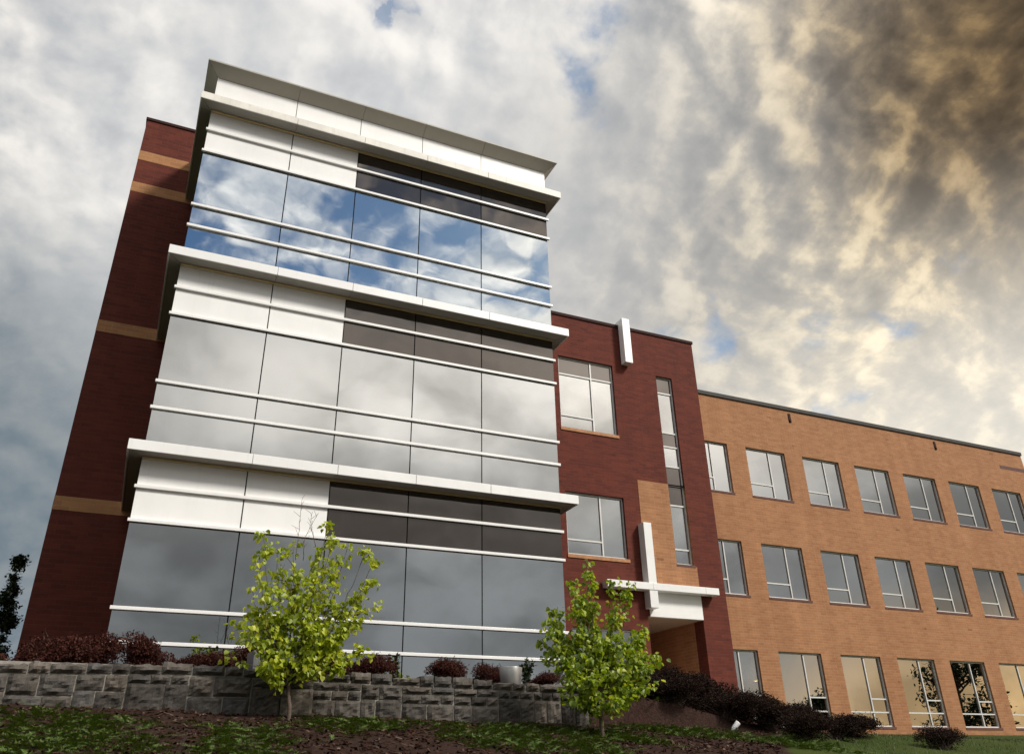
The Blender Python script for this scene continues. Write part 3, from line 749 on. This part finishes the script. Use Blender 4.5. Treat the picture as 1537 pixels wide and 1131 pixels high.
M['leaf'] = m_leaf('young_tree_leaf', [(0.0, (0.190, 0.260, 0.010)), (0.35, (0.320, 0.400, 0.014)), (0.7, (0.430, 0.500, 0.020)), (1.0, (0.60, 0.62, 0.06))], 0.5)
M['leaf2'] = m_leaf('young_tree_leaf_deep', [(0.0, (0.120, 0.200, 0.010)), (0.4, (0.230, 0.325, 0.012)), (0.75, (0.340, 0.425, 0.016)), (1.0, (0.52, 0.56, 0.05))], 0.5)
M['bark'] = m_plain('bark', (0.10, 0.07, 0.052), 0.9, 0, 0.3, 30)
M['barberry'] = m_leaf('barberry_leaf', [(0.0, (0.022, 0.010, 0.009)), (0.5, (0.056, 0.022, 0.018)), (0.85, (0.100, 0.040, 0.032)), (1.0, (0.12, 0.055, 0.035))], 0.2, gloss=0.0, tcol=(1.4, 0.7, 0.6))
M['purple'] = m_leaf('purple_shrub_leaf', [(0.0, (0.010, 0.007, 0.006)), (0.5, (0.024, 0.016, 0.014)), (0.85, (0.046, 0.030, 0.025)), (1.0, (0.055, 0.045, 0.025))], 0.15, gloss=0.0, tcol=(1.2, 0.8, 0.7))
M['juniper'] = m_leaf('juniper_needle', [(0.0, (0.030, 0.055, 0.006)), (0.5, (0.060, 0.105, 0.010)), (0.85, (0.100, 0.155, 0.018)), (1.0, (0.15, 0.20, 0.035))], 0.15)
M['darkleaf'] = m_leaf('dark_leaf', [(0.0, (0.012, 0.022, 0.010)), (0.6, (0.025, 0.045, 0.016)), (1.0, (0.05, 0.075, 0.03))], 0.2)
M['grassblade'] = m_leaf('grass_blade', [(0.0, (0.022, 0.036, 0.005)), (0.6, (0.042, 0.062, 0.009)), (1.0, (0.07, 0.095, 0.018))], 0.3)

def limb(pts, seg=6, wob=0.02, r=rnd):
    """smooth polyline through the points with a little wobble"""
    out = []
    P = [Vector(p) for p in pts]; P = [P[0] * 2 - P[1]] + P + [P[-1] * 2 - P[-2]]
    for i in range(1, len(P) - 2):
        for k in range(seg):
            t = k / seg; a, b, c, d = P[i - 1], P[i], P[i + 1], P[i + 2]
            q = 0.5 * ((2 * b) + (c - a) * t + (2 * a - 5 * b + 4 * c - d) * t * t + (3 * b - a - 3 * c + d) * t ** 3)
            out.append(q + (rv(r, wob * 0.4) if (i > 1 or k) else Vector()))
    out.append(P[-2]); return out
def young_tree(name, label, base, tips, fork, mat, seed, r0, depth, per, density, twigs=()):
    """tips: (x, z) ends of the branches in the tree's own upright plane; depth sets how far they spread front to back"""
    r = random.Random(seed); root = thing(name, label, 'tree', base, 0, 'young trees in front of the glass tower')
    b = Vector(base); tr = MB(); lf = MB()
    fk = Vector((fork[0], 0, fork[1])) - Vector((b.x, 0, b.z))
    tr.tube(limb([(0, 0, -0.15), (0.01, 0, fk.z * .35), (fk.x * .6, 0.01, fk.z * .7), tuple(fk)], 5, 0.008, r), [r0 * 1.25 - 0.02 * r0 * i for i in range(16)], 8)
    def cluster(p, n, rad):
        for _ in range(n):
            o = rv(r, rad * 0.5); q = p + o
            d = Vector((o.x, o.y, 0)).normalized() * r.uniform(0.2, 1.0) + Vector((0, 0, -r.uniform(0.05, 1.0))) + rv(r, 0.35)
            L = r.uniform(0.048, 0.082)
            leaf(lf, q, d, Vector((0, 0, 1)) + rv(r, 0.45), L, L * r.uniform(0.85, 1.05), r.uniform(0.05, 0.35), r.uniform(0, 0.3))
    for (tx, tz) in tips:
        e = Vector((tx - b.x, r.uniform(-depth, depth), tz - b.z))
        st = fk * r.uniform(0.75, 1.0) if e.z > fk.z else fk * max(0.45, min(1, e.z / fk.z * 0.85))
        if e.z > fk.z + 0.5: st = fk
        mid = st.lerp(e, 0.45) + Vector((0, 0, -0.05)) + Vector(((e.x - st.x) * 0.14, 0, 0))
        pl = limb([st, mid, e], 7, 0.03, r)
        n = len(pl); tr.tube(pl, [max(0.0035, r0 * 0.42 * (1 - 0.85 * i / n)) for i in range(n)], 5)
        for i in range(int(n * 0.28), n):
            if r.random() < density * (0.62 if tz < 0.15 else 1.0): cluster(pl[i] + rv(r, 0.015), r.randint(per - 3, per + 3), 0.072)
        for _ in range(4):                                  # side twigs
            i = r.randint(int(n * 0.35), n - 2); q = pl[i] + Vector((r.gauss(0, 0.15), r.gauss(0, 0.15), r.uniform(0.02, 0.2)))
            tr.tube([pl[i], pl[i].lerp(q, .5) + rv(r, .012), q], [0.005, 0.004, 0.0025], 4)
            cluster(q, per, 0.08); cluster(pl[i].lerp(q, .6), max(2, per // 2), 0.06)
        cluster(e, per, 0.06)
    for (ax, az, bx, bz) in twigs:
        a = Vector((ax - b.x, 0.05, az - b.z)); e = Vector((bx - b.x, 0.08, bz - b.z))
        pl = limb([a, a.lerp(e, .5) + rv(r, .015), e], 5, 0.01, r); tr.tube(pl, [0.0055 - 0.0003 * i for i in range(len(pl))], 4)
        for i in range(3, len(pl)):
            q = pl[i] + Vector((r.gauss(0, .05), r.gauss(0, .05), r.uniform(.04, .1))); tr.tube([pl[i], q], [0.003, 0.002], 3)
    tr.build('trunk', M['bark'], root, False); lf.build('foliage', mat, root, False)
TL = [(1.70, 1.30), (1.63, 0.95), (1.92, 1.14), (2.12, 1.20), (2.47, 1.43), (2.60, 1.37), (2.79, 1.18), (3.07, 1.16), (3.14, 0.98), (3.15, 0.72), (2.98, 0.42), (2.80, 0.15),
      (1.69, 0.30), (1.71, -0.05), (1.90, -0.40), (3.08, -0.10), (2.90, -0.26), (2.47, -0.0), (2.11, 0.22), (2.32, 0.66), (1.83, 0.42), (1.66, 0.62), (2.45, 0.95), (2.7, 0.8), (2.2, 0.9), (2.62, 0.45), (2.0, 0.0), (2.4, -0.25)]
young_tree('young_tree', 'spreading young tree with sparse yellow-green leaves, left of the two', (2.24, -4.5, -0.97), TL, (2.21, -0.52), M['leaf'], 3, 0.022, 0.36, 9, 0.72,
           [(2.15, 1.0, 2.16, 1.85), (2.25, 1.0, 2.38, 1.62), (2.40, 1.2, 2.30, 1.66)])
TRP = [(6.37, 1.20), (6.33, 1.0), (6.07, 0.88), (5.93, 0.69), (6.56, 0.84), (6.80, 0.68), (7.26, 0.30), (7.40, -0.10), (7.05, 0.10), (6.95, -0.25), (6.90, -0.60), (5.63, 0.30), (5.57, 0.04), (5.62, -0.30), (5.76, -0.70),
       (6.62, -0.72), (5.98, -0.76), (6.32, -0.75), (6.34, 0.16), (5.83, 0.5), (6.10, -0.29), (6.6, 0.4), (6.75, 0.0), (6.0, 0.1), (6.5, -0.4), (6.2, 0.55), (5.9, -0.5), (6.75, -0.45), (6.45, -0.1), (6.15, -0.65), (5.75, 0.15), (7.0, -0.1)]
def leader_tree():
    young_tree('young_tree', 'dense pointed young tree with fuller green leaves, right of the two', (6.27, -5.1, -1.18), TRP, (6.29, -0.62), M['leaf2'], 8, 0.026, 0.42, 11, 0.82)
leader_tree()

def shrub_mesh(name, mat, r, rx, rz, nl, L, twigs=60, spike=0.12):
    """a mound of many small leaves on thin stems; returns the two meshes"""
    lf = MB(); st = MB()
    lumps = [(Vector((r.uniform(-.55, .55) * rx, r.uniform(-.5, .5) * rx, r.uniform(0.25, 0.62) * rz)), r.uniform(0.38, 0.6)) for _ in range(9)]
    for _ in range(nl):
        c, s = r.choice(lumps); d = rv(r).normalized(); d.z = abs(d.z) * 0.9 if r.random() < .8 else d.z
        q = c + Vector((d.x * rx * s, d.y * rx * s, d.z * rz * s)) * (r.random() ** 0.35)
        if q.z < 0.01: q.z = r.uniform(0.01, 0.1) * rz
        small_leaf(lf, q, r, L * r.uniform(.7, 1.3), L * r.uniform(.45, .7))
    for _ in range(twigs):
        c, s = r.choice(lumps); d = rv(r).normalized(); d.z = abs(d.z)
        e = c + Vector((d.x * rx * s, d.y * rx * s, d.z * rz * s)) * 1.0 + d * r.uniform(0.0, spike)
        a = Vector((r.uniform(-.1, .1), r.uniform(-.1, .1), 0)); mid = a.lerp(e, .55) + Vector((0, 0, .06))
        st.tube([a, mid, e], [0.006, 0.004, 0.0018], 3, False)
        for k in range(9):
            q = mid.lerp(e, 0.35 + 0.65 * k / 8) + rv(r, 0.008); small_leaf(lf, q, r, L * r.uniform(.6, 1.1), L * r.uniform(.4, .6))
    return lf.mesh(name, mat), st.mesh('stems', M['bark'])
def put_shrub(meshes, name, label, cat, loc, rz, sc, group):
    o = thing(name, label, cat, loc, rz, group); o.scale = sc
    f = link(bpy.data.objects.new('foliage', meshes[0]), o); s = link(bpy.data.objects.new('stems', meshes[1]), o)
    return o
r1 = random.Random(21)
BAR = [shrub_mesh('barberry', M['barberry'], r1, 0.5, 0.5, 8000, 0.034, 40, 0.08) for _ in range(3)]
PUR = [shrub_mesh('purple_shrub', M['purple'], r1, 0.6, 0.62, 9500, 0.036, 70, 0.13) for _ in range(3)]
barb = [  # x, y, z-top, width, label
    (-1.55, -2.3, 0.16, 1.3, 'dark red barberry at the left edge of the photo on the stone wall'),
    (-0.55, -2.9, 0.13, 1.1, 'dark red barberry mound on the wall below the dark brick wall'),
    (-0.15, -1.6, 0.36, 1.2, 'tallest dark red barberry against the corner of brick and glass'),
    (0.62, -2.7, 0.20, 0.95, 'dark red barberry on the wall in front of the lowest left white bar'),
    (1.35, -2.6, 0.04, 1.0, 'low brownish red barberry on the wall left of the grey planter box'),
    (2.05, -2.0, 0.27, 0.8, 'barberry with greenish yellow tips beside the grey planter box'),
    (3.15, -2.5, 0.26, 1.0, 'red barberry on the wall right behind the left young tree'),
    (3.75, -2.7, 0.07, 0.95, 'low spreading red barberry in front of the third glass bay'),
    (4.95, -2.6, 0.08, 0.8, 'small round red barberry standing alone in front of the fourth glass bay'),
    (5.95, -2.2, 0.10, 0.72, 'round red barberry behind the metal planter'),
    (6.72, -2.7, -0.08, 0.75, 'low red barberry at the right end of the stone wall'),
]
for i, (x, y, zt, wd, lab) in enumerate(barb):
    z = terrain(x, y) - 0.02
    put_shrub(BAR[i % 3], 'barberry_shrub', lab, 'shrub', (x, y, z), i * 1.9, (wd, wd, (zt - z) / 0.5), 'barberry shrubs along the top of the stone wall')
purp = [  # x, y, height, width, label
    (7.80, -3.40, 0.46, 0.95, 'low dark shrub on the mulch bank just right of the right young tree'),
    (8.55, -3.60, 0.46, 1.0, 'low dark shrub on the mulch bank above the juniper strip, left of the spotlight'),
    (7.45, -2.75, 0.42, 0.8, 'small brownish purple shrub half hidden by the right young tree'),
    (8.15, -2.9, 0.50, 0.9, 'brownish purple shrub nearest the right young tree, first of the bank row'),
    (8.75, -2.7, 0.56, 1.0, 'brownish purple shrub in front of the tan entrance wall'),
    (9.2, -3.0, 0.55, 1.0, 'brownish purple shrub at the foot of the red handrail'),
    (9.95, -2.8, 0.55, 1.05, 'brownish purple shrub in front of the dark red pier'),
    (10.7, -2.6, 0.55, 1.1, 'taller purple shrub in front of the first ground floor window of the tan wing'),
    (9.45, -3.75, 0.42, 0.9, 'dark purple shrub directly behind the white spotlight'),
    (10.2, -3.8, 0.46, 0.95, 'dark purple shrub just right of the white spotlight'),
    (11.0, -3.4, 0.50, 1.1, 'dark purple shrub below the second ground floor window of the tan wing'),
    (10.75, -4.7, 0.42, 0.85, 'dark purple shrub low on the bank beside the lawn edge'),
    (10.0, -4.9, 0.42, 0.8, 'darkest low shrub at the bottom edge of the photo, right of the junipers'),
    (11.6, -4.2, 0.36, 0.85, 'rounded dark shrub at the left edge of the lawn'),
    (12.35, -5.3, 0.34, 0.75, 'round dark shrub standing alone in the lawn at the bottom right'),
]
for i, (x, y, h, wd, lab) in enumerate(purp):
    z = terrain(x, y) - 0.03
    put_shrub(PUR[i % 3], 'purple_shrub', lab, 'shrub', (x, y, z), i * 2.3, (wd, wd, h / 0.62), 'dark purple shrubs on the bank by the tan wing')

def upright_plant(label, x, y, ztop, n, wd, seed):
    r = random.Random(seed); z = terrain(x, y) - 0.02
    o = thing('leafy_plant', label, 'plant', (x, y, z), 0, 'dark leafy plants in front of the glass'); h = ztop - z
    st = MB(); lf = MB()
    for _ in range(n):
        e = Vector((r.gauss(0, wd * .5), r.gauss(0, wd * .5), h * r.uniform(.7, 1.0))); a = Vector((r.gauss(0, .02), r.gauss(0, .02), 0))
        pl = limb([a, a.lerp(e, .5), e], 5, .015, r); st.tube(pl, [0.006 - .0004 * i for i in range(len(pl))], 4)
        for q in pl[3:]:
            for _ in range(4):
                d = rv(r, .6) + Vector((0, 0, .3)); leaf(lf, q + rv(r, .015), d, Vector((0, 0, 1)), r.uniform(.05, .085), r.uniform(.04, .065), .15)
    lf.build('foliage', M['darkleaf'], o, False); st.build('stems', M['bark'], o, False)
upright_plant('dark leafy plant with thin stems left of the grey planter', 1.52, -1.3, 0.33, 4, 0.18, 1)
upright_plant('dark bushy plant rising behind the red barberry right of the left tree', 3.35, -1.3, 0.42, 8, 0.3, 2)
upright_plant('dark plant with round leaves standing over the low barberry in the third bay', 4.35, -2.0, 0.27, 3, 0.16, 3)
upright_plant('tall narrow dark shrub beside the metal planter at the glass corner', 7.05, -1.2, 0.36, 9, 0.18, 4)

# ------------------------------------------------------------------ planters, spotlight, handrail
def planter(name, label, x, y, ztop, w0, w1, mat, square):
    z = terrain(x, y) - 0.02; h = ztop - z; o = thing(name, label, 'planter', (x, y, z), 0.1, 'planters on top of the stone wall')
    b = MB(); n = 4 if square else 24; ro = PI / 4 if square else 0
    k = 1.414 if square else 1.0
    def ring(rad, zz): return [(rad * k * math.cos(ro + 2 * PI * i / n), rad * k * math.sin(ro + 2 * PI * i / n), zz) for i in range(n)]
    b.loft([ring(w0, 0), ring(w1, h), ring(w1 * .88, h), ring(w1 * .84, h - .07)], True, True, not square)
    bevel(b.build('pot', mat, o), 0.008)
    s = MB(); s.lathe([(w1 * .80, h - .068), (w1 * .5, h - .05), (0.02, h - .045)], 16); s.build('soil', M['soil'], o)
M['soil'] = m_plain('soil', (0.03, 0.02, 0.015), 0.95, 0, 0.3, 40)
M['greypot'] = m_plain('grey_pot', (0.12, 0.115, 0.12), 0.7, 0, 0.12, 6)
M['steelpot'] = m_plain('brushed_metal_pot', (0.42, 0.41, 0.40), 0.38, 0.75, 0.1, 5, 0.5, 0.3)
planter('planter', 'dark grey square planter box beside the left young tree', 2.13, -2.75, 0.06, 0.17, 0.19, M['greypot'], True)
planter('planter', 'tapered pale metal planter in front of a round barberry', 6.02, -2.75, -0.02, 0.15, 0.19, M['steelpot'], False)

def spotlight():
    x, y = 9.0, -4.45; z = terrain(x, y)
    o = thing('spotlight', 'small white floodlight tilted up on the juniper bank', 'spotlight', (x, y, z))
    b = MB(); a = Vector((-0.07, 0.02, 0.06)); e = Vector((0.06, -0.02, 0.20)); d = (e - a).normalized()
    b.tube([a, a + d * .03, a + d * .05, e, e + d * .012], [0.022, 0.034, 0.045, 0.050, 0.050], 14); b.build('lamp_housing', M['white'], o)
    s = MB(); s.tube([(0, 0, -0.05), (0, 0, 0.11)], 0.010, 8); s.box(-0.02, 0.02, -0.06, -0.045, 0.07, 0.12); s.build('bracket', M['gasket'], o); o.scale = (0.8, 0.8, 0.8)
spotlight()
def handrail():
    o = thing('handrail', 'thin dark red metal handrail descending beside the red brick pier', 'handrail', (15.9, 5.5, -0.3))
    M['redmetal'] = m_plain('dark_red_paint', (0.13, 0.012, 0.012), 0.4, 0, 0.06)
    b = MB(); b.tube([(-0.20, 0, 0.60), (-0.16, 0, 0.74), (-0.06, 0, 0.80), (0.16, 0, 0.78), (0.86, -0.05, 0.30), (1.6, -0.1, -0.2)], 0.024, 8); b.build('rail', M['redmetal'], o)
    for x, zt in ((-0.19, .64), (0.8, .34), (1.55, -.17)):
        q = MB(); q.tube([(x, 0, -0.6), (x, 0, zt)], 0.02, 8); q.build('post', M['redmetal'], o)
handrail()

# ------------------------------------------------------------------ ground cover
def juniper():
    r = random.Random(5); b = MB()
    def inside(x, y):
        n = 0.25 * math.sin(2.1 * x + y) + 0.2 * math.sin(4.3 * x - 2 * y + 1) + 0.15 * math.sin(7 * x + 5 * y)
        if x < 0.75: return y < -4.75 + n * 0.8 and (x < 0.35 + n or y < -5.5)                      # left patch
        if 0.95 < x < 2.25: return -7.1 < y < -4.95 + n * .9 and abs(x - 1.6) < 0.48 + n * .6        # patch under the left tree
        if 2.4 < x < 7.0:
            top = -4.25 - 0.08 * abs(x - 3.9) + n * .4; low = -5.45 - 0.5 * (x > 3.8) + n * 1.3
            return low < y < top or (3.9 < x < 6.0 and y > -6.6 + n and y < -5.0)
        if 7.0 <= x < 10.3: return abs((y + 4.05) + (x - 7.6) * 0.72 - n * 0.3) < 0.62
        return False
    cnt = 0
    while cnt < 5600:
        x, y = r.uniform(-2.2, 9.9), r.uniform(-7.2, -3.6)
        if not inside(x, y): continue
        cnt += 1; z = terrain(x, y); az = r.uniform(0, 2 * PI); L = r.uniform(0.12, 0.30)
        d = Vector((math.cos(az), math.sin(az), r.uniform(0.05, 0.55))).normalized(); p = Vector((x, y, z - 0.01))
        side = d.cross(Vector((0, 0, 1))).normalized(); up = side.cross(d)
        for k in range(15):
            t = 0.2 + 0.8 * k / 14; q = p + d * L * t + up * (0.05 * t * t) * -1
            for sg in (-1, 1):
                dd = (d * 0.7 + side * sg * r.uniform(.4, 1.0) + up * r.uniform(-.1, .5)).normalized(); l2 = r.uniform(.02, .05) * (1.15 - .5 * t); w2 = 0.0045
                s2 = dd.cross(up).normalized() * w2
                b.add([q - s2, q + s2, q + dd * l2 + s2 * .4, q + dd * l2 - s2 * .4], [(0, 1, 2, 3)])
    o = b.build('juniper_ground_cover', M['juniper'], None, False)
    tag(o, 'creeping green juniper spreading over the mulch below the stone wall', 'juniper', None, 'stuff')
juniper()
def chips():
    r = random.Random(9); b = MB()
    for _ in range(9000):
        x, y = r.uniform(-1.8, 10.2), r.uniform(-7.2, -2.4)
        if y > -4.05 and x < 7.2: continue
        if x - 0.85 * (y + 4) > 10.2: continue
        p = Vector((x, y, terrain(x, y) + bumpy(x, y) + 0.004)); d = rv(r); d.z *= 0.35; d.normalize(); s = d.cross(Vector((r.gauss(0, .4), r.gauss(0, .4), 1))).normalized(); u = s.cross(d)
        L, w2, h2 = r.uniform(.012, .045), r.uniform(.005, .014), r.uniform(.002, .006)
        c = [p + d * (i * L) + s * (j * w2) + u * (k * h2) for k in (-1, 1) for i, j in ((-1, -1), (1, -1), (1, 1), (-1, 1))]
        b.add(c, [(4, 5, 6, 7), (0, 1, 5, 4), (1, 2, 6, 5), (2, 3, 7, 6), (3, 0, 4, 7)])
    M['chip'] = m_leaf('bark_chip', [(0.0, (0.012, 0.007, 0.006)), (0.5, (0.034, 0.017, 0.012)), (0.85, (0.065, 0.034, 0.024)), (1.0, (0.17, 0.12, 0.09))], 0.0, gloss=0.0)
    tag(b.build('bark_mulch', M['chip'], None, False), 'loose reddish brown bark chips covering the planting bed', 'mulch', None, 'stuff')
chips()
def lawn():
    r = random.Random(4); b = MB(); n = 0
    while n < 26000:
        x, y = r.uniform(9.8, 26), r.uniform(-8, 9)
        if x - 0.85 * (y + 4) < 10.5 or r.random() > 1.4 / (1 + 0.06 * max(0, x - 10) + 0.06 * (y + 8)): continue
        n += 1; z = terrain(x, y) + bumpy(x, y); h = r.uniform(.03, .065); a = r.uniform(0, PI); s = Vector((math.cos(a), math.sin(a), 0)) * .004; p = Vector((x, y, z - .004)); t = Vector((r.gauss(0, .018), r.gauss(0, .018), h))
        b.add([p - s, p + s, p + t], [(0, 1, 2)])
    tag(b.build('lawn_grass', M['grassblade'], None, False), 'short green lawn grass in front of the tan wing', 'grass', None, 'stuff')
lawn()

# ------------------------------------------------------------------ larger trees: two beyond the left corner, two across the street seen in the windows
def big_tree(name, label, loc, h, rad, seed, crown_z, nleaf, L, conic=0.0, group=None):
    r = random.Random(seed); o = thing(name, label, 'tree', loc, 0, group); st = MB(); lf = MB()
    st.tube(limb([(0, 0, -0.3), (0.03 * h * r.uniform(-1, 1), 0, h * .4), (0, 0, h * .93)], 6, .05, r), [max(.012, h * .022 * (1 - i / 14)) for i in range(13)], 7)
    clumps = []
    for _ in range(int(14 + h * 5)):
        t = r.uniform(0, 1); z = crown_z + (h - crown_z) * t; rr = rad * ((1 - t) if conic else math.sqrt(max(0.02, 1 - (2 * t - 0.85) ** 2 * .9))) * r.uniform(.35, 1.0); a = r.uniform(0, 2 * PI)
        e = Vector((rr * math.cos(a), rr * math.sin(a), z)); s = Vector((0, 0, max(0.2, z - rr * .7)))
        st.tube([s, s.lerp(e, .5) + Vector((0, 0, -.05)), e], [h * .006, h * .004, h * .0015], 4, False); clumps.append((e, s))
    for _ in range(nleaf):
        e, s = r.choice(clumps); q = s.lerp(e, r.uniform(.45, 1.08)) + rv(r, rad * 0.085)
        leaf(lf, q, rv(r) + Vector((0, 0, -.3)), Vector((0, 0, 1)), L * r.uniform(.7, 1.2), L * r.uniform(.5, .8), .15)
    lf.build('foliage', M['darkleaf'], o, False); st.build('trunk', M['bark'], o, False)
big_tree('background_tree', 'dark slender tree against the sky beside the dark brick corner', (-2.42, 8.0, -0.3), 3.85, 0.75, 31, 0.2, 6500, 0.085, 1.0, 'dark trees behind the left corner')
big_tree('background_tree', 'lower dark tree cut by the left edge of the photo', (-3.0, 8.2, -0.3), 3.3, 0.7, 32, 0.2, 5500, 0.085, 1.0, 'dark trees behind the left corner')
big_tree('street_tree', 'tall dark tree mirrored in the fourth and fifth ground floor windows', (71.0, -20, -3.8), 15.5, 4.3, 41, 2.0, 9000, 0.36, 0.0, 'trees across the street mirrored in the windows')
big_tree('street_tree', 'lower dark tree mirrored in the second ground floor window', (54.0, -20, -3.6), 8.0, 3.2, 42, 1.0, 6000, 0.30, 0.0, 'trees across the street mirrored in the windows')
